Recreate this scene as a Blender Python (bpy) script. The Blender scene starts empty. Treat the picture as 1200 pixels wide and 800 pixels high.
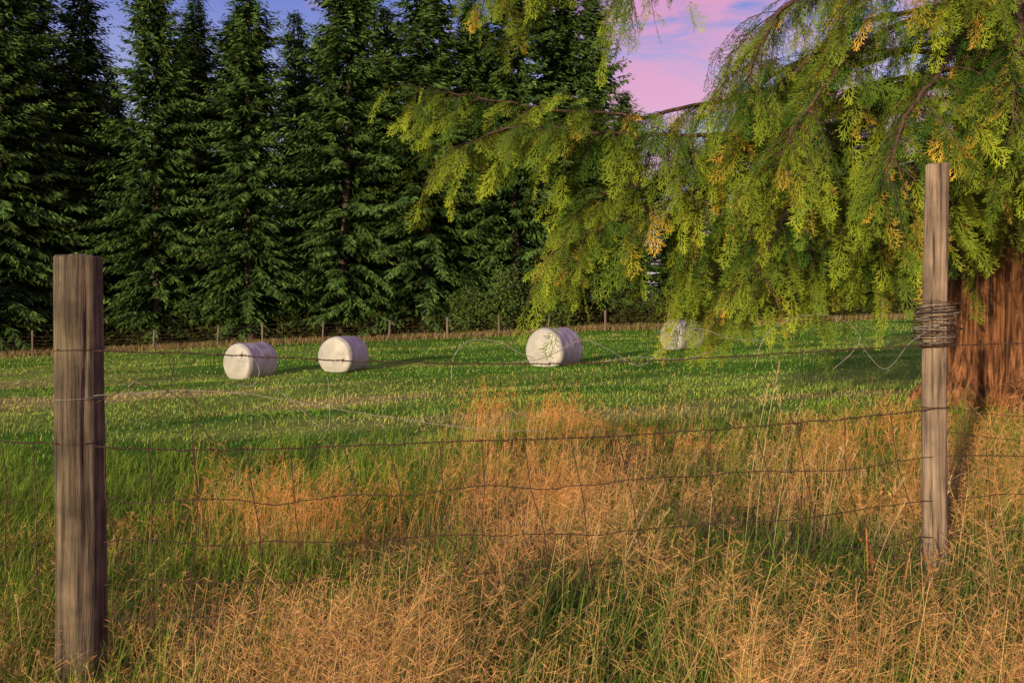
import bpy, math, random
import numpy as np
from mathutils import Vector
rng=np.random.default_rng(7); random.seed(7)
scene=bpy.context.scene
CAMH=1.25; F=933.0
def S(px,py,d):   # surveyed bearing/elevation at true distance d -> world
    return np.array([(px-600)/F*d, d, CAMH+(372-py)/F*d])
def ss(x): x=np.clip(x,0,1); return x*x*(3-2*x)
_lat=rng.random((256,256))
def vn(x,y,s=1.0,o=0):
    x=np.asarray(x,float)/s+31.7+o*17.3; y=np.asarray(y,float)/s+57.1+o*9.1
    xi=np.floor(x).astype(int); yi=np.floor(y).astype(int); fx=ss(x-xi); fy=ss(y-yi)
    g=lambda a,b:_lat[a%256,b%256]
    return (g(xi,yi)*(1-fx)+g(xi+1,yi)*fx)*(1-fy)+(g(xi,yi+1)*(1-fx)+g(xi+1,yi+1)*fx)*fy
def H(x,y):
    x=np.asarray(x,float); y=np.asarray(y,float)
    xs=np.clip(x,-45,30)
    z=0.04*xs-0.2*ss((y-3)/21)+0.02*np.clip(y-24,0,26)
    z=z+0.24*np.exp(-(((x-0.2)/1.1)**2+((y-7.2)/1.0)**2))
    z=z+0.10*np.exp(-(((x-5.8)/1.6)**2+((y-9.3)/1.3)**2))
    z=z+(vn(x,y,1.7,1)-.5)*.10+(vn(x,y,6,2)-.5)*.12*ss((y-5)/10)
    return z
hole=lambda x,y,cx,cy,rx,ry:np.exp(-(((x-cx)/rx)**2+((y-cy)/ry)**2))
def dry(x,y):
    yb=np.interp(x,[-8,-3.4,-2.8,-2.2,-1,0,2.5,6,12],[3.2,3.4,4.1,5.3,7.0,8.8,9.8,9.8,9.5])
    n=(vn(x,y,1.4,3)-.5)*4.8+(vn(x,y,.45,4)-.5)*3.4
    d=ss((yb+n-y)/3.2)
    for h in [(0.15,2.7,.95,.5,.92),(1.0,5.3,.65,.6,.9),(-.6,5.0,.45,.45,.85),(-1.7,5.4,.5,.6,.8),(1.9,3.1,.6,.4,.75),(-1.2,3.8,.45,.35,.85),(.6,3.9,.55,.35,.8),(3.5,6.5,1.3,.7,.7),(1.1,2.8,.35,.3,.8),(-.5,3.3,.3,.25,.8),(2.3,4.6,.5,.35,.7),(-2.2,3.7,.4,.4,.8),(-1.75,2.9,.25,.25,.7)]:
        d=d*(1-h[4]*hole(x,y,*h[:4]))
    return d*(1-.75*ss((vn(x,y,.38,51)-.55)/.2))
def new_obj(name,V,Q,C=None,mat=None,smooth=False,parent=None,mat_idx=None):
    me=bpy.data.meshes.new(name)
    V=np.asarray(V,np.float32); Q=np.asarray(Q,np.int32)
    me.vertices.add(len(V)); me.vertices.foreach_set('co',V.ravel())
    me.loops.add(Q.size); me.loops.foreach_set('vertex_index',Q.ravel())
    me.polygons.add(len(Q)); me.polygons.foreach_set('loop_start',(np.arange(len(Q))*Q.shape[1]).astype(np.int32))
    me.update(calc_edges=True)
    if smooth: me.polygons.foreach_set('use_smooth',np.ones(len(Q),bool))
    if C is not None:
        ca=me.color_attributes.new('Col','FLOAT_COLOR','POINT')
        c=np.ones((len(V),4),np.float32); c[:,:C.shape[1]]=C
        ca.data.foreach_set('color',c.ravel())
    for m in (mat if isinstance(mat,list) else [mat]):
        if m: me.materials.append(m)
    if mat_idx is not None: me.polygons.foreach_set('material_index',np.asarray(mat_idx,np.int32))
    ob=bpy.data.objects.new(name,me); scene.collection.objects.link(ob)
    if parent: ob.parent=parent
    return ob
class Acc:
    def __init__(s): s.V=[];s.Q=[];s.C=[];s.M=[];s.n=0
    def add(s,V,Q,C,m=0):
        V=np.asarray(V,float); Q=np.asarray(Q,int)
        C=np.asarray(C,float)
        if C.ndim==1: C=np.tile(C,(len(V),1))
        s.V.append(V);s.Q.append(Q+s.n);s.C.append(C[:,:3]);s.M.append(np.full(len(Q),m));s.n+=len(V)
    def obj(s,name,mat,**k):
        return new_obj(name,np.concatenate(s.V),np.concatenate(s.Q),np.concatenate(s.C),mat,mat_idx=np.concatenate(s.M),**k)
# ---------------- materials
def nmat(name):
    m=bpy.data.materials.new(name); m.use_nodes=True; nt=m.node_tree; nt.nodes.clear()
    out=nt.nodes.new('ShaderNodeOutputMaterial'); return m,nt,out
def foliage_mat(name):
    m,nt,out=nmat(name); N=nt.nodes;L=nt.links
    a=N.new('ShaderNodeAttribute'); a.attribute_name='Col'
    d=N.new('ShaderNodeBsdfDiffuse'); L.new(a.outputs['Color'],d.inputs[0]); L.new(d.outputs[0],out.inputs[0])
    return m
def noise_mat(name,scale,stops,vec=(1,1,1),rough=.8,bump=.3,detail=8,bdist=.01,scale2=None):
    m,nt,out=nmat(name); N=nt.nodes;L=nt.links
    tc=N.new('ShaderNodeTexCoord'); mp=N.new('ShaderNodeMapping'); mp.inputs['Scale'].default_value=vec
    n=N.new('ShaderNodeTexNoise'); n.inputs['Scale'].default_value=scale; n.inputs['Detail'].default_value=detail; n.inputs['Roughness'].default_value=.65
    r=N.new('ShaderNodeValToRGB'); e=r.color_ramp.elements
    while len(e)<len(stops): e.new(.5)
    for i,(p,c) in enumerate(stops): e[i].position=p; e[i].color=(*c,1)
    b=N.new('ShaderNodeBsdfPrincipled'); b.inputs['Roughness'].default_value=rough
    bp=N.new('ShaderNodeBump'); bp.inputs['Strength'].default_value=bump; bp.inputs['Distance'].default_value=bdist
    L.new(tc.outputs['Object'],mp.inputs[0]);L.new(mp.outputs[0],n.inputs['Vector']);L.new(n.outputs['Fac'],r.inputs[0])
    col=r.outputs[0]
    if scale2:
        n2=N.new('ShaderNodeTexNoise'); n2.inputs['Scale'].default_value=scale2; n2.inputs['Detail'].default_value=3
        L.new(tc.outputs['Object'],n2.inputs['Vector'])
        mr=N.new('ShaderNodeMapRange'); mr.inputs[1].default_value=.3; mr.inputs[2].default_value=.7; mr.inputs[3].default_value=.45; mr.inputs[4].default_value=1.25
        L.new(n2.outputs['Fac'],mr.inputs[0])
        vm=N.new('ShaderNodeVectorMath'); vm.operation='SCALE'; L.new(col,vm.inputs[0]); L.new(mr.outputs[0],vm.inputs['Scale']); col=vm.outputs[0]
    L.new(col,b.inputs['Base Color'])
    L.new(n.outputs['Fac'],bp.inputs['Height']);L.new(bp.outputs[0],b.inputs['Normal']);L.new(b.outputs[0],out.inputs[0])
    return m
M_fol=foliage_mat('needle_foliage')
M_ced=foliage_mat('cedar_foliage')
M_grass=foliage_mat('grass_blades')
M_barkdark=noise_mat('fir_bark',4,[(.3,(.03,.022,.016)),(.7,(.10,.075,.055))],(3,3,.5),detail=3)
M_cbark=noise_mat('cedar_bark',3.4,[(.38,(.035,.014,.008)),(.5,(.27,.105,.042)),(.64,(.52,.25,.115))],(6,6,.3),.9,1.0,10,bdist=.10,scale2=2.6)
M_limb=noise_mat('cedar_limb_bark',5,[(.3,(.03,.018,.012)),(.7,(.13,.075,.045))],(3,3,1),.85,.5,detail=3)
M_wood=noise_mat('weathered_wood',9,[(.34,(.014,.012,.009)),(.48,(.10,.078,.050)),(.68,(.23,.18,.12))],(6,6,.3),.85,1.0,10,bdist=.012,scale2=9)
M_wood2=noise_mat('silvered_wood',10,[(.34,(.035,.025,.018)),(.47,(.22,.16,.115)),(.7,(.38,.29,.21))],(6,6,.3),.85,1.0,10,bdist=.008,scale2=6)
M_rust=noise_mat('rusted_wire',60,[(.3,(.022,.013,.010)),(.7,(.085,.040,.024))],(1,1,1),.8,.2,detail=2)
M_galv=noise_mat('galvanised_wire',60,[(.3,(.15,.13,.11)),(.7,(.36,.33,.29))],(1,1,1),.5,.2,detail=2)
M_farpost=noise_mat('far_fence_wood',6,[(.3,(.08,.065,.05)),(.7,(.24,.19,.15))],(4,4,.5),detail=3)
m,nt,out=nmat('bale_wrap'); N=nt.nodes;L=nt.links
tc=N.new('ShaderNodeTexCoord'); n=N.new('ShaderNodeTexNoise'); n.inputs['Scale'].default_value=2.6; n.inputs['Detail'].default_value=6
mp=N.new('ShaderNodeMapping'); mp.inputs['Scale'].default_value=(2.6,1,1); L.new(tc.outputs['Object'],mp.inputs[0]); L.new(mp.outputs[0],n.inputs['Vector'])
r=N.new('ShaderNodeValToRGB'); r.color_ramp.elements[0].position=.3; r.color_ramp.elements[0].color=(.30,.295,.285,1); r.color_ramp.elements[1].position=.62; r.color_ramp.elements[1].color=(.44,.435,.42,1)
L.new(n.outputs['Fac'],r.inputs[0])
b=N.new('ShaderNodeBsdfPrincipled'); b.inputs['Roughness'].default_value=.5
bp=N.new('ShaderNodeBump'); bp.inputs['Strength'].default_value=.6; bp.inputs['Distance'].default_value=.06
L.new(n.outputs['Fac'],bp.inputs['Height']);L.new(bp.outputs[0],b.inputs['Normal']);L.new(r.outputs[0],b.inputs['Base Color']);L.new(b.outputs[0],out.inputs[0]); M_bale=m
m,nt,out=nmat('meadow_ground'); N=nt.nodes;L=nt.links
a=N.new('ShaderNodeAttribute'); a.attribute_name='Col'; tc=N.new('ShaderNodeTexCoord')
n=N.new('ShaderNodeTexNoise'); n.inputs['Scale'].default_value=5; n.inputs['Detail'].default_value=7; n.inputs['Roughness'].default_value=.75
L.new(tc.outputs['Object'],n.inputs['Vector'])
mr=N.new('ShaderNodeMapRange'); mr.inputs[1].default_value=.3; mr.inputs[2].default_value=.7; mr.inputs[3].default_value=.45; mr.inputs[4].default_value=1.4
L.new(n.outputs['Fac'],mr.inputs[0]); vm=N.new('ShaderNodeVectorMath'); vm.operation='SCALE'
L.new(a.outputs['Color'],vm.inputs[0]);L.new(mr.outputs[0],vm.inputs['Scale'])
b=N.new('ShaderNodeBsdfDiffuse'); L.new(vm.outputs[0],b.inputs[0]);L.new(b.outputs[0],out.inputs[0]); M_ground=m
# ---------------- colours
def lerp(a,b,t): return np.asarray(a)*(1-t)+np.asarray(b)*t
def field_col(x,y):
    t=ss(vn(x,y,2.2,5)*.5+vn(x*.7,y,.7,6)*.5)[:,None]
    t2=ss((vn(x*.35,y,1.6,7)*.6+vn(x*.4,y,4.5,17)*.4-.40)/.28)[:,None]
    c=lerp((.06,.16,.022),(.16,.34,.042),t); c=lerp(c,np.array([.32,.42,.08]),t2*.6)
    t3=(ss((vn(x*.3,y,1.1,27)*.5+vn(x*.5,y,3,28)*.5-.42)/.2)*np.exp(-((y-(12.5-.6*x))/4.5)**2))[:,None]
    return lerp(c,np.array([.54,.43,.17]),t3*.7)
# ---------------- ground
xs=np.concatenate([-np.geomspace(400,6,60),np.linspace(-5.9,8,95),np.geomspace(8.2,400,60)])
ys=np.concatenate([-np.geomspace(200,2,20)[:-1],np.linspace(-2,14,110),np.geomspace(14.2,60,70),np.geomspace(62,900,25)])
X,Y=np.meshgrid(xs,ys); x=X.ravel();y=Y.ravel(); z=H(x,y)
nx,ny=len(xs),len(ys); i=np.arange(nx*ny).reshape(ny,nx)
Q=np.stack([i[:-1,:-1],i[:-1,1:],i[1:,1:],i[1:,:-1]],-1).reshape(-1,4)
D=dry(x,y)[:,None]
C=lerp(field_col(x,y)*.8,np.array([.10,.085,.035]),D)
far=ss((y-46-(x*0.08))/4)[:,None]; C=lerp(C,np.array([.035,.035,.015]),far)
new_obj('meadow_ground',np.stack([x,y,z],1),Q,C,M_ground,smooth=True)
# ---------------- blades
def blades(acc,x,y,h,w,col,K=3,lean=.35,z0=None,wind=(.25,.1)):
    n=len(x); z=H(x,y)-.01 if z0 is None else z0
    az=rng.random(n)*2*np.pi; ln=np.abs(rng.normal(0,lean,n))
    lv=np.stack([np.cos(az)*ln+wind[0]*rng.random(n),np.sin(az)*ln+wind[1]*rng.random(n)],1)
    fa=rng.random(n)*np.pi; sd=np.stack([np.cos(fa),np.sin(fa),np.zeros(n)],1)
    P=np.zeros((n,K+1,2,3)); Cc=np.zeros((n,K+1,2,3))
    for k in range(K+1):
        t=k/K
        c=np.stack([x+lv[:,0]*h*t*t,y+lv[:,1]*h*t*t,z+h*t*(1-.35*np.minimum(ln,1.3)*t)],1)
        ww=(w*(1-t)**.7*.5+w*.06)[:,None]
        P[:,k,0]=c-sd*ww; P[:,k,1]=c+sd*ww
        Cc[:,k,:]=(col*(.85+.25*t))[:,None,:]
    V=P.reshape(-1,3); base=(np.arange(n)*(K+1)*2)[:,None]
    q=np.concatenate([base+np.array([2*k,2*k+1,2*k+3,2*k+2]) for k in range(K)],0)
    acc.add(V,q,Cc.reshape(-1,3))
def sample(n,y0,y1,p=2.0,wid=.70,clusters=0,cs=.08):
    def g(n):
        u=rng.random(n)
        if abs(p-2)<1e-6: y=y0*(y1/y0)**u
        else:
            k=2-p; y=(y0**k+u*(y1**k-y0**k))**(1/k)
        x=(rng.random(n)*2-1)*(wid*y+.5); return x,y
    if not clusters: return g(n)
    cx,cy=g(clusters); id=rng.integers(0,clusters,n)
    s=cs*(.5+rng.random(clusters))[id]
    return cx[id]+rng.normal(0,1,n)*s, cy[id]+rng.normal(0,1,n)*s
A=Acc()
for (n,y0,y1,p) in [(75000,3,48,2.0),(40000,6,46,1.6)]:
    x,y=sample(n,y0,y1,p); D=dry(x,y); k=rng.random(n)>D*.8; x=x[k];y=y[k]; n=len(x)
    s=.4+vn(x,y,.5,8)*1.1
    h=(.035+.05*rng.random(n))*s*(1+.008*y); w=(.0035+.0007*y)*(.7+.6*rng.random(n))
    c=field_col(x,y)*(.6+.8*rng.random((n,1))); yy=rng.random(n)<.12; c[yy]=np.array([.44,.38,.14])
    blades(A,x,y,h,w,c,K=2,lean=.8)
x,y=sample(30000,1.9,9,2.0,clusters=650,cs=.09)
n=len(x); h=.12+.22*rng.random(n)*(.4+vn(x,y,.8,9)); c=lerp((.05,.11,.015),(.24,.33,.045),rng.random((n,1)))
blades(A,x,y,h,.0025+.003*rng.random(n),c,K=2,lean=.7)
x,y=sample(70000,2.0,9,2.0); k=(rng.random(len(x))>dry(x,y)*1.5)&(y<7.5); x=x[k];y=y[k];n=len(x)
lf=(1-.35*(x<-1.8))
h=(.10+.22*rng.random(n))*lf*(.6+.8*vn(x,y,.35,41)); c=lerp((.06,.12,.018),(.24,.34,.045),rng.random((n,1)))
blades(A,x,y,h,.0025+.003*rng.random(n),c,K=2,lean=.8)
n=3200; x=rng.normal(.2,.8,n); y=np.clip(rng.normal(2.7,.35,n),2.0,4); blades(A,x,y,.24+.2*rng.random(n),.003+.004*rng.random(n),lerp((.05,.10,.02),(.20,.28,.05),rng.random((n,1))),K=4,lean=.9)
A.obj('field_grass',M_grass)
# dry grass
A=Acc()
def hs_(x,y): return (.35+.95*ss((vn(x,y,.9,10)-.25)/.5)+.5*np.exp(-(((x-.2)/1.0)**2+((y-7.0)/1.0)**2)))*(1-.45*hole(x,y,-1.3,2.4,.5,.4))
def drycol(n,x,y):
    t=rng.random((n,1)); c=lerp((.44,.33,.15),(.80,.64,.35),t)
    r=(.8*ss((vn(x,y,1.2,11)-.35)/.4)+1.0*hole(x,y,.2,6.8,1.0,1.1)); r=np.clip(r,0,1)[:,None]; c=lerp(c,c*np.array([1.07,.74,.54]),r*.85); return c
for (n,cl,hs) in [(24000,0,.8),(30000,1000,1.0)]:
    x,y=sample(n,1.9,13,2.0,clusters=cl,cs=.10); D=dry(x,y); k=rng.random(n)<D; x=x[k];y=y[k]; n=len(x)
    h=(.07+.24*rng.random(n))*hs*hs_(x,y)*np.where(y>8,.75,1); w=(.0009+.0010*rng.random(n))*(1+.14*y)
    blades(A,x,y,h,w,drycol(n,x,y)*(.55+.6*rng.random((n,1))),K=2,lean=.75)
def stalks(A,x,y,h,col,nb=22,pl=.42,br=.055,sw=.0012,K=4,ssz=.8,up_=(.15,.6)):
    n=len(x); z=H(x,y); az=rng.random(n)*6.283; ln=np.abs(rng.normal(0,.32,n))
    lv=np.stack([np.cos(az)*ln+.12,np.sin(az)*ln,np.zeros(n)],1)
    fa=rng.random(n)*np.pi; sd=np.stack([np.cos(fa),np.sin(fa),np.zeros(n)],1)
    base=np.stack([x,y,z],1); up=np.array([0,0,1.])
    cp=lambda t: base+up*(h*t)[:,None]+lv*(h*t*t)[:,None]
    wd=(sw*(1+.18*y))[:,None]
    P=np.zeros((n,K+1,2,3))
    for k in range(K+1):
        c=cp(np.full(n,k/K)); P[:,k,0]=c-sd*wd*.5;P[:,k,1]=c+sd*wd*.5
    b=(np.arange(n)*(K+1)*2)[:,None]
    q=np.concatenate([b+np.array([2*k,2*k+1,2*k+3,2*k+2]) for k in range(K)],0)
    A.add(P.reshape(-1,3),q,np.repeat(col*.85,(K+1)*2,axis=0))
    for j in range(nb):
        t=1-pl*rng.random(n)**1.2; s=cp(t)
        a2=rng.random(n)*6.283; l=br*(.4+.9*rng.random(n))*(1.15-(t-(1-pl))/pl*.75)*(h/.5)
        d=np.stack([np.cos(a2)*.9,np.sin(a2)*.9,up_[0]+up_[1]*rng.random(n)],1)*l[:,None]
        e=s+d; sv=np.cross(d,rng.normal(size=(n,3))); sv/=np.linalg.norm(sv,axis=1,keepdims=True)+1e-9
        V=np.stack([s,s+d*.5+sv*wd*.3,e,s+d*.8-sv*wd*ssz],1).reshape(-1,3)
        q=np.arange(n*4).reshape(n,4); A.add(V,q,np.repeat(col*np.array([1.1,.95,.85]),4,axis=0))
x,y=sample(19000,1.9,10.5,2.0,clusters=1500,cs=.15); k=rng.random(len(x))<dry(x,y)*1.1; x=x[k];y=y[k];n=len(x)
h=(.18+.24*rng.random(n))*hs_(x,y)
stalks(A,x,y,h,drycol(n,x,y)*np.array([1.0,.84,.70]),nb=18,pl=.5,br=.09,sw=.0007,K=2)
A.obj('dry_grass',M_grass)
A=Acc()
pts=[(885,560,3.7,.98),(872,640,3.5,.9),(925,600,3.9,.86),(850,600,3.4,.6),(800,640,3.2,.5),(905,650,3.5,.8),(1010,700,3.2,.6),(960,650,3.6,.6),(30,760,2.6,.45),(842,640,3.6,.72)]
for j in range(34): pts.append((random.uniform(650,1200),700,random.uniform(2.8,5.5),random.uniform(.38,.6)))
P=np.array([[S(a,b,d)[0],d,hh] for a,b,d,hh in pts])
stalks(A,P[:,0],P[:,1],P[:,2],np.tile([.58,.46,.25],(len(P),1)),nb=34,pl=.16,br=.013,sw=.0010,ssz=.8,up_=(.8,1.2))
A.obj('tall_grass_stalks',M_grass)
A=Acc()
dp=np.array([[1.35,2.95],[1.38,2.92],[1.30,2.9],[1.46,3.0],[1.25,2.85],[.98,2.75],[1.5,2.8]])
stalks(A,dp[:,0],dp[:,1],np.array([.38,.46,.40,.32,.32,.28,.34]),np.tile([.50,.24,.09],(len(dp),1)),nb=160,pl=.65,br=.012,sw=.0018)
A.obj('dock_plant',M_grass)
A=Acc()
n=20000; x=rng.uniform(-34,40,n); y=46+rng.normal(0,1.0,n)+(x+10)*.07; h=.15+.3*rng.random(n)
c=lerp((.09,.08,.03),(.34,.26,.12),rng.random((n,1)))
blades(A,x,y,h,np.full(n,.03),c,K=2,lean=.4); A.obj('fence_line_grass',M_grass)
# ---------------- tubes
def frames(P):
    T=np.gradient(P,axis=0); T/=np.linalg.norm(T,axis=1,keepdims=True)+1e-9
    r=np.array([.31,.87,.38]); U=np.cross(T,r); U/=np.linalg.norm(U,axis=1,keepdims=True)+1e-9
    return T,U,np.cross(T,U)
def tube(acc,P,r,ns=6,col=(.5,.5,.5),m=0):
    P=np.asarray(P,float); r=np.broadcast_to(r,(len(P),)); T,U,W=frames(P)
    a=np.arange(ns)/ns*2*np.pi
    V=P[:,None]+r[:,None,None]*(U[:,None]*np.cos(a)[None,:,None]+W[:,None]*np.sin(a)[None,:,None])
    i=np.arange(len(P)*ns).reshape(len(P),ns); j=np.roll(i,-1,1)
    Q=np.stack([i[:-1],j[:-1],j[1:],i[1:]],-1).reshape(-1,4); acc.add(V.reshape(-1,3),Q,col,m)
def spline(cp,n):
    cp=np.asarray(cp,float); c=np.vstack([2*cp[0]-cp[1],cp,2*cp[-1]-cp[-2]])
    u=np.linspace(0,len(cp)-1-1e-6,n); k=u.astype(int); t=(u-k)[:,None]
    p0,p1,p2,p3=c[k],c[k+1],c[k+2],c[k+3]
    return .5*((2*p1)+(-p0+p2)*t+(2*p0-5*p1+4*p2-p3)*t**2+(-p0+3*p1-3*p2+p3)*t**3)
def kites(acc,P,Dv,Nv,L,Wd,col,m=0):
    L=np.asarray(L)[:,None];Wd=np.asarray(Wd)[:,None]
    V=np.stack([P,P+Dv*L*.45+Nv*Wd*.5,P+Dv*L,P+Dv*L*.45-Nv*Wd*.5],1).reshape(-1,3)
    acc.add(V,np.arange(len(V)).reshape(-1,4),np.repeat(col,4,axis=0),m)
def norm(v): return v/(np.linalg.norm(v,axis=-1,keepdims=True)+1e-9)
# ---------------- conifers
def fir(seed,Ht=24,R=3.3,bare=1.0):
    global rng
    old=rng; rng=np.random.default_rng(seed); A=Acc()
    zz=np.linspace(-.5,Ht,14); tube(A,np.stack([np.sin(zz*.3+seed)*.08,np.cos(zz*.25)*.08,zz],1),.30*(1-zz/Ht*.97)+.01,8,(.1,.1,.1),1)
    z=bare; Ps=[];Ds=[];Ls=[];Ws=[];Cs=[]
    while z<Ht-.25:
        f=1-z/Ht; nb=rng.integers(5,9); a0=rng.random()*6.28
        bulge=.75+.45*np.sin(z*1.3+seed)+.35*np.sin(z*.55+seed*2)
        for b in range(nb):
            a=a0+b/nb*6.283+rng.normal(0,.25)
            Lb=(R*(f**.6)*min(1,.65+ (z)/Ht*3))*rng.uniform(.45,1.3)*(.8+.2*bulge)+.22
            up=rng.uniform(.0,.25)+.35*(1-f)**2; dr=rng.uniform(.35,.75)*f+.05
            n=max(3,int(Lb/.17)); s=np.linspace(.12,1,n)
            o=np.array([math.cos(a),math.sin(a),0]); sdv=np.array([-o[1],o[0],0])
            P=o*(s*Lb)[:,None]; P[:,2]=z+Lb*(up*s-dr*s**2*.9+.12*s**4)
            T=norm(np.gradient(P,axis=0)); tn=rng.uniform(.6,1.4)
            for side in (-1,1,0,1,-1):
                k=rng.random(n)<.8; m_=k.sum()
                if m_==0: continue
                env=(1.1-s[k])*.75+.32
                dv=T[k]*rng.uniform(.4,.9,(m_,1))+sdv*side*rng.uniform(.5,1.0,(m_,1))+np.array([0,0,-1])*rng.uniform(.15,.9,(m_,1))
                dv=norm(dv); ll=env*rng.uniform(.4,.9,m_)*min(1,.45+Lb*.25)
                Ps.append(P[k]+rng.normal(0,.06,(m_,3)));Ds.append(dv);Ls.append(ll);Ws.append(ll*rng.uniform(.16,.32,m_))
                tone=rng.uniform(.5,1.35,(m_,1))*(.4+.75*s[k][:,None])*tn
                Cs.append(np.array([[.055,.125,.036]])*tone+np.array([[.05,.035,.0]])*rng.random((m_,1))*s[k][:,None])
        z+=rng.uniform(.25,.46)*(.6+.6*f)
    P=np.concatenate(Ps);Dv=np.concatenate(Ds);n=len(P); sv=norm(np.cross(Dv,rng.normal(size=(n,3))))
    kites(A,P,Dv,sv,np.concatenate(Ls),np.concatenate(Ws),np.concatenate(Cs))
    r=(np.concatenate(A.V),np.concatenate(A.Q),np.concatenate(A.C),np.concatenate(A.M)); rng=old
    return r
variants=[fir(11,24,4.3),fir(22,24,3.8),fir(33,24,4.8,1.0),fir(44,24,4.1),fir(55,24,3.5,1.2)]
meshes=[None]*5
def place_fir(px,py,d,v,rot,wid=1.0):
    x=(px-600)/F*d; gz=float(H(np.array([x]),np.array([d]))[0]); top=CAMH+(372-py)/F*d
    s=(top-gz)/24
    if meshes[v] is None:
        V,Q,C,M=variants[v]; ob=new_obj('fir_tree',V,Q,C,[M_fol,M_barkdark],mat_idx=M); meshes[v]=ob.data
    else:
        ob=bpy.data.objects.new('fir_tree',meshes[v]); scene.collection.objects.link(ob)
    ob.location=(x,d,gz); ob.rotation_euler=(random.uniform(-.02,.02),random.uniform(-.02,.02),rot); w=wid*max(s,.7); ob.scale=(w,w,s)
front=[(-75,-160,52),(-5,-130,51),(50,-60,54),(88,-40,55),(140,75,60),(192,-70,53),(240,-10,57),(298,-75,52),(345,15,56),(408,-110,53),(455,10,57),(505,-90,53),(550,-10,55),(602,-110,54),(650,-70,56),(700,-20,57),(738,105,57),(790,225,60),(850,225,60),(905,190,58),(965,170,60),(1030,140,58),(1100,110,57),(1180,60,55),(1265,10,54)]
for i,(a,b,c) in enumerate(front): place_fir(a+random.uniform(-8,8),b,c+random.uniform(-1,1.5),i*3%5,i*1.7,.95+.3*random.random())
for i in range(20):
    a=-140+i*72+random.uniform(-12,12); tp=random.uniform(0,90) if a<690 else random.uniform(230,270)
    if 85<a<165: tp=150
    place_fir(a,tp,random.uniform(60,68),random.randrange(5),random.random()*6,1.5)
for i in range(12):
    a=-140+i*120+random.uniform(-12,12); place_fir(a,random.uniform(190,240) if a<700 else 275,random.uniform(74,82),random.randrange(5),random.random()*6,2.6)
A=Acc(); cl=420; cx=rng.uniform(-44,48,cl); cy=50.5+rng.random(cl)*6; ch=.6+1.9*rng.random(cl)**1.5; n=36000; id=rng.integers(0,cl,n)
v=norm(rng.normal(size=(n,3))); r=(.5+.5*rng.random(n)**.5)[:,None]
P=np.stack([cx[id],cy[id],H(cx[id],cy[id])+ch[id]*.5],1)+v*r*np.stack([1.1*np.ones(n),.9*np.ones(n),ch[id]*.6],1)
dv=norm(v+rng.normal(0,.5,(n,3))+np.array([0,0,.2])); sv=norm(np.cross(dv,rng.normal(size=(n,3))))
kites(A,P,dv,sv,.18+.25*rng.random(n),.1+.1*rng.random(n),np.array([[.03,.055,.016]])*(.3+rng.random((n,1))*1.0)+np.array([[.03,.012,0]])*rng.random((n,1)))
A.obj('forest_undergrowth',M_fol)
def shrub(px,d,h,w,seed):
    r_=np.random.default_rng(seed); A=Acc(); x0=(px-600)/F*d; z0=float(H(np.array([x0]),np.array([d]))[0])
    Pl=[];Cl=[]
    for s in range(34):
        a=r_.uniform(0,6.283); R_=w*r_.uniform(.1,1); hh=h*r_.uniform(.35,1)*(1-.5*(R_/w)**2)
        B=np.array([[0,0,0],[R_*.3*math.cos(a),R_*.3*math.sin(a),hh*.5],[R_*math.cos(a),R_*math.sin(a),hh]]); tube(A,spline(B,8),np.linspace(.035,.008,8),4,(.1,.1,.1),1)
        k=r_.integers(130,220); c=spline(B,8)[r_.integers(3,8,k)]; Pl.append(c+r_.normal(0,.32,(k,3))*np.array([1,1,.7])); Cl.append(np.tile(np.array([[.085,.14,.035]])*r_.uniform(.5,1.3),(k,1))*r_.uniform(.6,1.3,(k,1)))
    P=np.concatenate(Pl);C=np.concatenate(Cl);P[:,2]=np.maximum(P[:,2],.1); n=len(P); dv=norm(r_.normal(size=(n,3))+np.array([0,-.2,-.3])); sv=norm(np.cross(dv,r_.normal(size=(n,3))))
    kites(A,P,dv,sv,r_.uniform(.14,.28,n),r_.uniform(.08,.15,n),C)
    ob=A.obj('forest_edge_shrub',[M_fol,M_barkdark]); ob.location=(x0,d,z0)
shrub(590,49.5,4.6,2.3,1); shrub(640,50.5,3.6,1.9,2); shrub(545,50.5,3.2,1.6,3)
# ---------------- cedar
root=bpy.data.objects.new('cedar_tree',None); scene.collection.objects.link(root)
TX,TY=5.75,9.3; gz=float(H(np.array([TX]),np.array([TY]))[0])
root.location=(TX,TY,gz)
nz,na=130,260; zz=np.concatenate([np.linspace(-.3,3,90),np.linspace(3.15,17,40)]); aa=np.arange(na)/na*2*np.pi
ZZ,AA=np.meshgrid(zz,aa,indexing='ij')
fl=np.exp(-np.clip(ZZ,0,9)/.35)
rr=.54*(1-ZZ/17.5)+.18*fl*(1+.5*np.cos(7*AA+.6)+.3*np.cos(11*AA+2))
rr*=1+.10*np.cos(7*AA+.6+ZZ*.1)+.06*np.cos(11*AA+2+ZZ*.3)
rid=np.abs(np.sin(17*AA+1.2*np.sin(ZZ*1.3)+2*vn(np.cos(AA)*2,ZZ+np.sin(AA)*2,.6,31)))**.6
rr+= (rid-.6)*.055 + (np.abs(np.sin(41*AA+2.5*np.sin(ZZ*.9+AA)))-.5)*.016
A=Acc(); V=np.stack([rr*np.cos(AA),rr*np.sin(AA),ZZ],-1).reshape(-1,3); i=np.arange(nz*na).reshape(nz,na); j=np.roll(i,-1,1)
A.add(V,np.stack([i[:-1],j[:-1],j[1:],i[1:]],-1).reshape(-1,4),(.3,.2,.1)); A.obj('trunk',M_cbark,smooth=True,parent=root)
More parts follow.
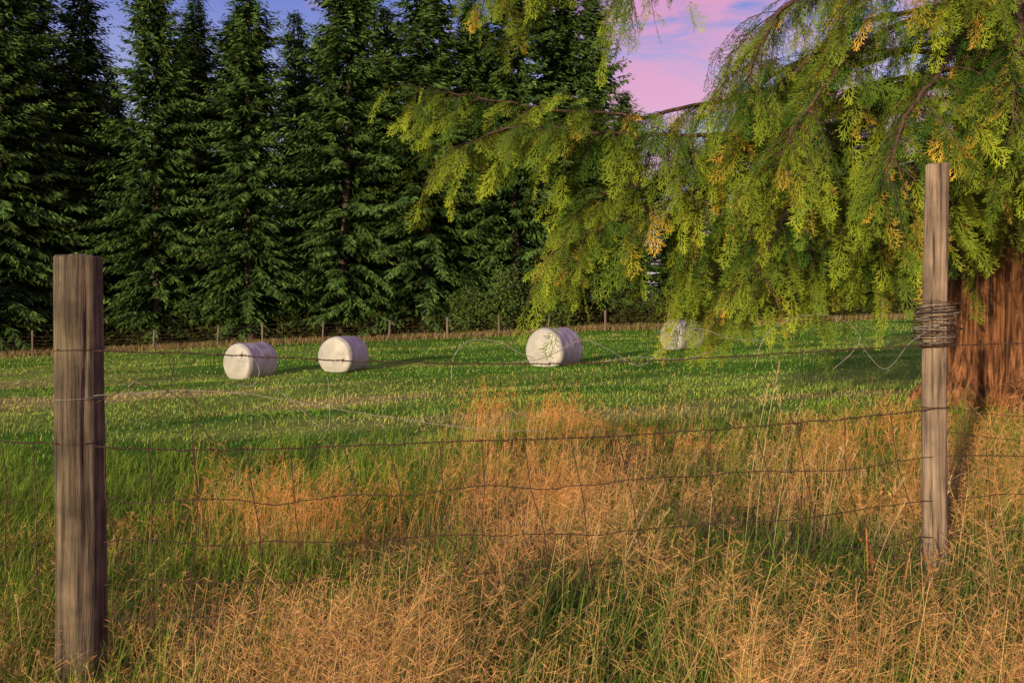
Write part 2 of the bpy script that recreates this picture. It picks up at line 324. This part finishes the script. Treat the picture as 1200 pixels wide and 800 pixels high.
def frond(seed):
    r=np.random.default_rng(seed); P=[];D=[];L=[];W=[]
    K=9
    for k in range(K):
        t=(k+.5)/K; prof=(math.sin(math.pi*min(1,t*.8+.15))**.8)*.38
        for sd in (-1,1):
            a=math.radians(46-20*t)+r.normal(0,.14); l=prof*r.uniform(.5,1.25)
            o=np.array([t,0,-.16*t*t]); d=np.array([math.cos(a),sd*math.sin(a),-.35+r.normal(0,.14)]); d/=np.linalg.norm(d)
            P.append(o);D.append(d);L.append(l);W.append(.022)
            for q,s2 in ((.3,1),(.5,-1),(.7,1)):
                a2=a+s2*.62
                P.append(o+d*l*q);D.append(np.array([math.cos(a2),sd*math.sin(a2),-.4]));L.append(l*.45*(1.1-q*.5));W.append(.022)
    P.append([0,0,0]);D.append([1,0,-.12]);L.append(1.1);W.append(.018)
    P=np.array(P);D=norm(np.array(D));L=np.array(L);W=np.array(W)
    sv=norm(np.cross(D,np.array([0,0,1.])))
    return np.stack([P,P+D*L[:,None]*.5+sv*W[:,None]*.5,P+D*L[:,None],P+D*L[:,None]*.5-sv*W[:,None]*.5],1).reshape(-1,3)
tem=[frond(i) for i in range(4)]
limbs=[
 [(1150,20,9.2),(960,85,8.6),(800,128,8.0),(650,135,7.7),(495,105,7.5)],
 [(1150,70,9.2),(1000,130,8.4),(860,165,7.8),(740,165,7.5),(620,160,7.3),(520,185,7.2)],
 [(1150,120,9.2),(960,185,8.2),(810,225,7.6),(710,265,7.3),(655,290,7.2)],
 [(1150,-130,9.2),(950,-120,8.4),(760,-95,7.8),(640,-60,7.5),(570,-25,7.3)],
 [(1150,-200,9.2),(980,-200,8.2),(840,-140,7.4),(770,-70,7.0),(740,0,6.9)],
 [(1140,80,9.2),(1050,120,8.0),(970,190,7.2),(910,275,6.8),(875,335,6.6)],
 [(1150,10,9.2),(1100,20,7.8),(1010,60,6.8),(940,130,6.3),(900,195,6.1)],
 [(1160,-20,9.2),(1150,20,7.8),(1110,80,6.7),(1060,150,6.1),(1030,215,5.9)],
 [(1160,-80,9.2),(1190,-40,7.6),(1190,30,6.5),(1180,90,6.1),(1170,140,6.0)],
 [(1170,0,9.2),(1250,40,8.0),(1310,90,7.2),(1330,140,6.9)],
 [(1150,170,9.2),(1070,210,8.3),(990,275,7.7),(925,335,7.4)],
 [(1150,150,9.2),(1090,200,8.0),(1040,250,7.4),(1000,315,7.2)],
 [(1150,130,9.2),(1120,160,8.3),(1100,200,7.8),(1085,245,7.6)],
 [(1160,-40,9.2),(1030,-40,8.4),(930,10,7.6),(890,70,7.2),(880,120,7.1)],
 [(1150,-10,9.2),(1010,20,8.6),(920,90,8.0),(845,190,7.7),(800,315,7.6)],
 [(1160,60,9.2),(1190,100,8.2),(1230,150,7.6),(1240,195,7.4)],
 [(1150,90,9.2),(1000,110,9.6),(890,190,9.8),(815,330,9.9)],
 [(1150,60,9.2),(980,60,10.),(890,110,10.4),(830,190,10.6)],
 [(1160,-150,9.2),(1100,-120,7.6),(1030,-60,6.8),(1000,10,6.4)],
 [(1160,-190,9.2),(1200,-140,7.6),(1180,-80,6.6),(1120,-10,6.2)],
 [(1150,-250,9.2),(950,-270,8.0),(800,-230,7.2),(680,-120,6.9),(620,-60,6.8)],
 [(1150,60,9.2),(1080,90,8.4),(1000,110,7.9),(940,160,7.6)],
 [(1150,90,9.2),(1180,130,7.9),(1160,180,7.3),(1140,215,7.1)],
 [(1150,160,9.2),(1040,200,8.9),(940,240,8.9),(860,320,8.9)],
 [(1150,120,9.2),(1080,150,8.9),(980,190,8.8),(880,240,8.7)],
 [(1180,100,9.2),(1210,150,8.6),(1215,200,8.3),(1205,240,8.1)],
 [(1150,180,9.2),(1100,215,8.8),(1040,260,8.6),(965,325,8.6)],
 [(1150,150,9.2),(1010,200,8.8),(900,265,8.6),(825,345,8.5)],
 [(1150,100,9.2),(960,150,8.3),(820,190,7.9),(740,215,7.7),(690,240,7.6)],
]
LP=[np.array([S(*q) for q in l]) for l in limbs]; NL=len(LP)
for l in LP: l[0]=[TX,TY,l[0][2]]
for k in range(24):
    z0=rng.uniform(6.5,16.3) if k<16 else rng.uniform(2.8,6)
    a=rng.uniform(0,6.283) if k<16 else rng.uniform(-.5,1.5)
    Lr=4.2*(1-(z0-4)/15)+.6 if k<16 else 4.0
    o=np.array([math.cos(a),math.sin(a),0])
    if k<16 and z0<8: z0+=2
    LP.append(np.array([np.array([TX,TY,z0])+o*Lr*s+np.array([0,0,.25*s*Lr-.75*Lr*s*s*.6]) for s in (0,.33,.66,1)]))
W=Acc(); FP=[];FD=[];FL=[];FC=[]
for li,l in enumerate(LP):
    seglen=np.sum(np.linalg.norm(np.diff(l,axis=0),axis=1)); n=int(seglen/.06); C=spline(l,n)
    C+=np.cumsum(rng.normal(0,.007,C.shape),axis=0)
    tube(W,C[::2],np.linspace(.038,.004,len(C[::2])),6,(.2,.1,.05))
    T=frames(C)[0]; dens=.88 if li<NL else .3
    if li in (3,4,20): dens=.5
    for k in range(int(n*.2),n):
        if rng.random()>dens: continue
        s=k/n; side=rng.choice([-1,1]); t=T[k]; sdv=norm(np.cross(t,[0,0,1.]))*side
        bl=(rng.uniform(.3,1.1))*(1.15-.5*s)*(.7 if s<.25 else 1)
        d0=norm(t*rng.uniform(.3,.9)+sdv*rng.uniform(.2,1.0)+np.array([0,0,rng.uniform(-.2,.3)]))
        m_=7; u=np.linspace(0,1,m_)[:,None]
        B=C[k]+d0*bl*u*(1-.2*u)+np.array([0,0,-1])*bl*rng.uniform(.2,.85)*u**2
        tube(W,B,np.linspace(.006,.002,m_),3,(.2,.1,.05))
        tb=frames(B)[0]; nf=max(3,int(bl*12)); clump=rng.random()**1.25; gold=rng.random()<.13
        for f in range(nf):
            q=min(m_-1,int(((f+.7)/nf)*m_))
            dd=tb[q]*.9+norm(np.cross(tb[q],[0,0,1.]))*rng.choice([-1,1])*rng.uniform(.1,1.0)+np.array([0,0,-1])*rng.uniform(.0,.9)
            if f==nf-1: dd=tb[q]+np.array([0,0,-.4])
            FP.append(B[q]);FD.append(dd);FL.append(rng.uniform(.18,.42)*(.8+.3*(1-s)))
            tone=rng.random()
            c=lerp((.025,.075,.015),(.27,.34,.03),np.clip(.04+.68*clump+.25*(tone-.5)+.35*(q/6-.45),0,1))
            if gold and rng.random()<.7: c=lerp(c,(.50,.31,.05),rng.uniform(.3,.9))
            FC.append(c)
FP=np.array(FP);FD=norm(np.array(FD));FL=np.array(FL);FC=np.array(FC); nF=len(FP)
W.V=[v-np.array([TX,TY,gz]) for v in W.V]; W.obj('branches',M_limb,parent=root)
side=norm(np.cross(FD,np.array([0,0,1.])+rng.normal(0,.45,(nF,3)))); up=np.cross(side,FD)
A=Acc()
for v in range(4):
    k=np.arange(nF)%4==v; T_=tem[v]; L_=FL[k][:,None,None]
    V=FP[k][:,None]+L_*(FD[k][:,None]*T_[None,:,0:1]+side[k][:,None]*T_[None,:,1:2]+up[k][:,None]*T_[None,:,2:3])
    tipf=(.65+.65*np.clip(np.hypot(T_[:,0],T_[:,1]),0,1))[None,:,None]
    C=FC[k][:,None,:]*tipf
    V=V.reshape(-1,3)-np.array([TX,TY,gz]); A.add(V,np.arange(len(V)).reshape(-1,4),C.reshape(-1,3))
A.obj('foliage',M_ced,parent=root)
# ---------------- bales
def bale(px,bot,d,rot,R=.585,Lh=.58,seed=0):
    x=(px-600)/F*d; z0=float(H(np.array([x]),np.array([d]))[0]); nv=80
    q=np.linspace(0,np.pi/2,12); r0=R*.80; rc=R-r0; ec=.13
    pa=np.concatenate([np.linspace(0,r0,14),r0+rc*np.sin(q)[1:]])
    za=np.concatenate([Lh+.06*(1-(np.linspace(0,r0,14)/r0)**2),Lh-ec*(1-np.cos(q))[1:]])
    mid=np.linspace(Lh-ec,-(Lh-ec),26)[1:-1]
    rad=np.concatenate([pa,np.full(len(mid),R),pa[::-1]]); axx=np.concatenate([za,mid,-za[::-1]])
    a=np.arange(nv)/nv*2*np.pi
    AX,AN=np.meshgrid(axx,a,indexing='ij'); RD=np.repeat(rad[:,None],nv,1)
    RD=RD*(1+.018*np.sin(3*AN+seed)+.006*np.sin(7*AN+AX*6)+.006*np.sin(AX*17+seed*2)+.03*(vn(AN*2+seed,AX*3,.5,20+seed)-.5))
    Yc=RD*np.cos(AN); Zc=RD*np.sin(AN)
    Zc=np.where(Zc<-.46,-.46+(Zc+.46)*.3,Zc)
    Yc*=1+.08*np.clip(-Zc,0,1); Zc+=.51-.04
    V=np.stack([AX,Yc,Zc],-1).reshape(-1,3); nr=len(axx); i=np.arange(nr*nv).reshape(nr,nv); j=np.roll(i,-1,1)
    A=Acc(); A.add(V,np.stack([i[:-1],i[1:],j[1:],j[:-1]],-1).reshape(-1,4),(.6,.6,.6)); ob=A.obj('wrapped_hay_bale',M_bale,smooth=True)
    ob.location=(x,d,z0); ob.rotation_euler=(0,0,rot)
bale(294,441,23.9,math.radians(62),seed=1); bale(403,436,24.4,math.radians(72),seed=2)
bale(650,427,23.2,math.radians(58),R=.61,Lh=.70,seed=3); bale(799,407,28.5,math.radians(35),seed=4)
# ---------------- fence posts
def post(x,y,r,ztop,mat,seed,lean=(0,0),parent=None,name='fence_post'):
    na=72;z0=float(H(np.array([x]),np.array([y]))[0])-.25; zz=np.linspace(z0,ztop-.006,90); aa=np.arange(na)/na*2*np.pi
    Z,Aa=np.meshgrid(zz,aa,indexing='ij')
    R=r*(1+.03*np.sin(2*Aa+seed+Z*.8)+.02*np.sin(5*Aa+seed*2+Z)+.07*(vn(Aa*3+seed,Z*.7,.35,14)-.5)+.035*(vn(Aa*14+seed*3,Z*.8,.6,13)-.5))*(1.04-.06*(Z-z0)/(ztop-z0))
    for c in range(7):
        ac=(seed*1.7+c*.93)%6.283; zc=z0+(.3+.12*c)*(ztop-z0); dd=np.angle(np.exp(1j*(Aa-ac-.1*np.sin(Z*6))))
        R*=1-.12*np.exp(-(dd/.06)**2)*np.exp(-((Z-zc)/.35)**4)
    off=np.stack([lean[0]*(Z-z0)+.006*np.sin(Z*2.5+seed),lean[1]*(Z-z0)],-1)
    V=np.stack([x+off[...,0]+R*np.cos(Aa),y+off[...,1]+R*np.sin(Aa),Z],-1).reshape(-1,3); n=len(zz)
    i=np.arange(n*na).reshape(n,na); j=np.roll(i,-1,1); A=Acc()
    A.add(V,np.stack([i[:-1],j[:-1],j[1:],i[1:]],-1).reshape(-1,4),(.3,.3,.3))
    last=V[-na:]; cen=last.mean(0); rings=[last]
    for f in (.93,.6,.3,.02):
        rg=cen+(last-cen)*f; rg[:,2]=ztop+.003*np.sin(aa*3+f*5); rings.append(rg)
    V2=np.concatenate(rings); i=np.arange(5*na).reshape(5,na); j=np.roll(i,-1,1)
    A.add(V2,np.stack([i[:-1],j[:-1],j[1:],i[1:]],-1).reshape(-1,4),(.3,.3,.3))
    return A.obj(name,mat,smooth=True,parent=parent)
LX,LY=-1.41,2.6; RX,RY=1.75,3.3
post(LX,LY,.072,1.25+(372-300)/F*2.6,M_wood,1.0)
post(RX,RY,.045,1.25+(372-193)/F*3.3,M_wood2,2.3,lean=(.004,0))
# ---------------- near wire fence
WF=Acc(); WG=Acc()
def fp(px,py,off=0.0):
    t=(px-600)/F; s=(-LX+LY*t)/((RX-LX)-(RY-LY)*t); y=LY+(RY-LY)*s
    return np.array([LX+(RX-LX)*s,y+off,CAMH+(372-py)/F*y])
def jitter(P,a):
    n=len(P); k=rng.normal(0,1,(n,3)); w=np.ones(9)/9
    for c in range(3): k[:,c]=np.convolve(k[:,c],w,'same')
    return P+k*a
def wire(cp,r=.0013,acc=WF,j=.002,off=-.0,n=None):
    P=np.array([fp(a,b,off) for a,b in cp]); L=np.sum(np.linalg.norm(np.diff(P,axis=0),axis=1))
    C=jitter(spline(P,n or max(20,int(L*60))),j); tube(acc,C,r,5); return C
def barbed(cp,off=0.,r=.0014,acc=WF):
    P=np.array([fp(a,b,off) for a,b in cp]); L=np.sum(np.linalg.norm(np.diff(P,axis=0),axis=1)); n=int(L*160)
    C=jitter(spline(P,n),.004); T,U,Wv=frames(C); a=np.arange(n)/n*L*2*np.pi/.035
    for ph in (0,np.pi): tube(acc,C+.0017*(U*np.cos(a+ph)[:,None]+Wv*np.sin(a+ph)[:,None]),r,5)
    for q in range(8,n-8,16):
        for b in range(2):
            d=norm(U[q]*rng.normal()+Wv[q]*rng.normal()+T[q]*.3); tube(acc,np.array([C[q]-d*.014,C[q],C[q]+d*.014]),np.array([.0007,.0017,.0007]),4)
        tube(acc,np.array([C[q-1],C[q],C[q+1]]),np.array([.003,.0036,.003]),5)
barbed([(78,409),(250,414),(400,421),(560,425),(700,424),(850,417),(1000,408),(1100,404),(1230,401),(1400,398)],-.055)
barbed([(78,517),(200,524),(350,522),(520,515),(660,511),(800,503),(950,492),(1100,476)],-.05)
barbed([(-150,520),(-60,512),(78,517)],-.05)
hz=[[(110,576),(170,586),(250,581),(330,588),(400,577),(480,577),(560,568),(640,570),(720,562),(850,553),(1000,546),(1100,532),(1240,536),(1400,545)],
    [(110,632),(180,630),(250,637),(340,630),(420,634),(520,625),(600,624),(700,622),(780,616),(950,602),(1100,582),(1240,575)],
    [(110,681),(200,677),(280,681),(440,670),(540,671),(620,662),(800,650),(1000,640),(1100,626),(1240,620)],
    [(110,722),(280,716),(450,714),(640,703),(820,690),(1000,680),(1100,668)]]
for h in hz: wire(h,.0020,WF,.009,-.03)
wire([(-150,600),(0,590),(78,580)],.0014); wire([(-150,650),(0,640),(78,632)],.0014)
wire([(1105,505),(1160,512),(1240,520)],.0013); wire([(1105,476),(1170,486),(1250,490)],.0012)
tops=[130,180,232,292,345,405,458,515,565,612,668,722,775,830,880,930,985,1040]
for i,t in enumerate(tops):
    sk=random.uniform(-10,14); sh=28 if i>3 else 12; k1=random.uniform(-7,7); k2=random.uniform(-7,7)
    y0=np.interp(t,[78,350,660,950,1100],[519,522,511,492,476])
    if i>9: y0+=random.uniform(-2,2)
    wire([(t,y0),(t+sh*.25+sk*.4+k1,y0+58),(t+sh*.5+sk+k2,y0+112),(t+sh*.8+sk-k1,y0+160),(t+sh+sk,y0+205)],.0020,WF,.008,-.034)
for t in (10,45,1150,1200): wire([(t,520),(t+5,580),(t+3,640),(t+8,700)],.0016,WF,.004,-.03)
loose=[[(530,446),(532,420),(545,402),(566,396),(590,400),(608,412),(625,418)],
 [(600,424),(640,418),(680,398),(710,408),(745,428),(775,408),(810,385),(850,395),(890,400)],
 [(880,430),(890,395),(915,376),(945,368),(975,372),(998,388),(1000,402),(985,420),(970,432)],
 [(1000,402),(1030,430),(1060,400),(1090,382)],
 [(120,462),(200,456),(300,460),(400,478),(480,490),(560,500),(640,504)],
 [(120,470),(160,452),(185,450),(215,462),(232,480),(236,505),(222,520)],
 [(205,414),(212,440),(240,470),(246,500),(262,520)],
 [(212,418),(205,455),(190,470),(200,500),(228,500),(240,478),(222,455),(200,450)],
 [(330,455),(350,470),(378,497),(388,500),(390,470),(388,440)],
 [(232,500),(236,540),(246,600),(250,640)],
 [(180,450),(168,445),(160,455),(175,462)],
 [(700,424),(740,418),(800,420),(830,412)],
 [(300,414),(310,436),(300,452),(285,450)]]
for i,l in enumerate(loose): wire(l,.0014,WG if i not in (5,6,7,9) else WF,.005,-.05)
def wraps(cx,cy,zc,rad,turns,dz,acc,r=.0014,jr=.0):
    n=int(turns*40); t=np.linspace(0,turns*2*np.pi,n); k=np.convolve(rng.normal(0,1,n),np.ones(15)/15,'same')
    R=rad+np.abs(k)*jr; z=zc+dz*(t/(turns*2*np.pi)-.5)+k*dz*.12
    tube(acc,np.stack([cx+R*np.cos(t),cy+R*np.sin(t),z],1),r,5)
wraps(LX,LY,1.145,.077,1.2,.012,WF,.0012); wraps(LX,LY,.845,.077,1.1,.01,WF,.0012)
wraps(LX,LY,.99,.077,1.5,.01,WG,.0012)
for q in range(5): wraps(RX+.003,RY,1.20+.01*q,.052+.005*q,6,.16,WG if q%2 else WF,.0016,.06)
wraps(RX,RY,1.135,.054,3,.02,WF); wraps(RX,RY,.88,.050,2.2,.01,WF)
fr=bpy.data.objects.new('wire_fence',None); scene.collection.objects.link(fr)
WF.obj('rusty_strands',M_rust,parent=fr); WG.obj('loose_strands',M_galv,parent=fr)
# ---------------- far fence
ff=bpy.data.objects.new('paddock_fence',None); scene.collection.objects.link(ff)
xs=np.arange(-36,44,3.2); fy=lambda x:45+(x+10)*.07
WW=Acc(); PP=Acc()
for x in xs:
    x=x+random.uniform(-.4,.4)
    y=fy(x)+random.uniform(-.1,.1); z=float(H(np.array([x]),np.array([y]))[0]); h=random.uniform(1.1,1.45); l=random.uniform(-.08,.08)
    r=random.uniform(.045,.07)
    tube(PP,np.array([[x,y,z-.2],[x+l*.5,y,z+h*.5],[x+l,y,z+h],[x+l,y,z+h+.005]]),np.array([r,r,r*.95,.002]),10)
PP.obj('posts',M_farpost,parent=ff)
xx=np.arange(-36,43,.5)
for h in (.15,.32,.5,.68,.86,1.08): tube(WW,np.stack([xx,fy(xx)-.09,H(xx,fy(xx))+h+.02*np.sin(xx*1.8)],1),.007,4)
for x in np.arange(-36,42,.3):
    z=float(H(np.array([x]),np.array([fy(x)]))[0]); tube(WW,np.array([[x,fy(x)-.09,z+.1],[x,fy(x)-.09,z+.5],[x,fy(x)-.09,z+.87]]),.004,3)
WW.obj('mesh_wire',M_rust,parent=ff)
# ---------------- light
el=math.radians(8.5); az=math.atan2(-.53,-.85)
sp=Vector((math.sin(az)*math.cos(el),math.cos(az)*math.cos(el),math.sin(el)))
sl=bpy.data.lights.new('sun','SUN'); sl.energy=5.0; sl.angle=math.radians(.6); sl.color=(1,.77,.45)
so=bpy.data.objects.new('sun',sl); scene.collection.objects.link(so); so.rotation_euler=sp.to_track_quat('Z','Y').to_euler()
wd=bpy.data.worlds.new('World'); scene.world=wd; wd.use_nodes=True; nt=wd.node_tree; nt.nodes.clear(); N=nt.nodes;L=nt.links
out=N.new('ShaderNodeOutputWorld'); sky=N.new('ShaderNodeTexSky'); sky.sky_type='NISHITA'; sky.sun_disc=False; sky.sun_elevation=el; sky.sun_rotation=az
b1=N.new('ShaderNodeBackground'); b1.inputs[1].default_value=.07; L.new(sky.outputs[0],b1.inputs[0])
tc=N.new('ShaderNodeTexCoord'); sep=N.new('ShaderNodeSeparateXYZ'); L.new(tc.outputs['Generated'],sep.inputs[0])
rp=N.new('ShaderNodeValToRGB'); e=rp.color_ramp.elements; e[0].position=0; e[0].color=(.55,.47,.48,1); e[1].position=.9; e[1].color=(.14,.20,.38,1)
for p,c in ((.18,(.42,.40,.60)),(.36,(.09,.10,.46))): q=e.new(p); q.color=(*c,1)
L.new(sep.outputs['Z'],rp.inputs[0])
mp=N.new('ShaderNodeMapping'); mp.inputs['Scale'].default_value=(1,1,3.2); mp.inputs['Rotation'].default_value=(0,.25,0); L.new(tc.outputs['Generated'],mp.inputs[0])
nz_=N.new('ShaderNodeTexNoise'); nz_.inputs['Scale'].default_value=6; nz_.inputs['Detail'].default_value=5; nz_.inputs['Roughness'].default_value=.6; nz_.inputs['Distortion'].default_value=.5; L.new(mp.outputs[0],nz_.inputs['Vector'])
xr=N.new('ShaderNodeMapRange'); xr.inputs[1].default_value=-.35; xr.inputs[2].default_value=.25; xr.inputs[3].default_value=-.12; xr.inputs[4].default_value=.13; L.new(sep.outputs['X'],xr.inputs[0])
ad=N.new('ShaderNodeMath'); ad.operation='ADD'; L.new(nz_.outputs['Fac'],ad.inputs[0]); L.new(xr.outputs[0],ad.inputs[1])
cr=N.new('ShaderNodeMapRange'); cr.interpolation_type='SMOOTHSTEP'; cr.inputs[1].default_value=.46; cr.inputs[2].default_value=.74; L.new(ad.outputs[0],cr.inputs[0])
mx=N.new('ShaderNodeMix'); mx.data_type='RGBA'; L.new(cr.outputs[0],mx.inputs[0]); L.new(rp.outputs[0],mx.inputs[6]); mx.inputs[7].default_value=(.64,.19,.36,1)
b2=N.new('ShaderNodeBackground'); b2.inputs[1].default_value=.95; L.new(mx.outputs[2],b2.inputs[0])
asd=N.new('ShaderNodeAddShader'); L.new(b1.outputs[0],asd.inputs[0]);L.new(b2.outputs[0],asd.inputs[1]);L.new(asd.outputs[0],out.inputs[0])
# ---------------- camera
cam=bpy.data.cameras.new('camera'); co=bpy.data.objects.new('camera',cam); scene.collection.objects.link(co); scene.camera=co
cam.sensor_width=36; cam.lens=28; cam.shift_y=-28/1200; cam.clip_end=2000; cam.clip_start=.05
co.location=(0,0,CAMH); co.rotation_euler=(math.pi/2,0,0)
scene.view_settings.view_transform='Standard'; scene.view_settings.look='None'; scene.view_settings.exposure=0
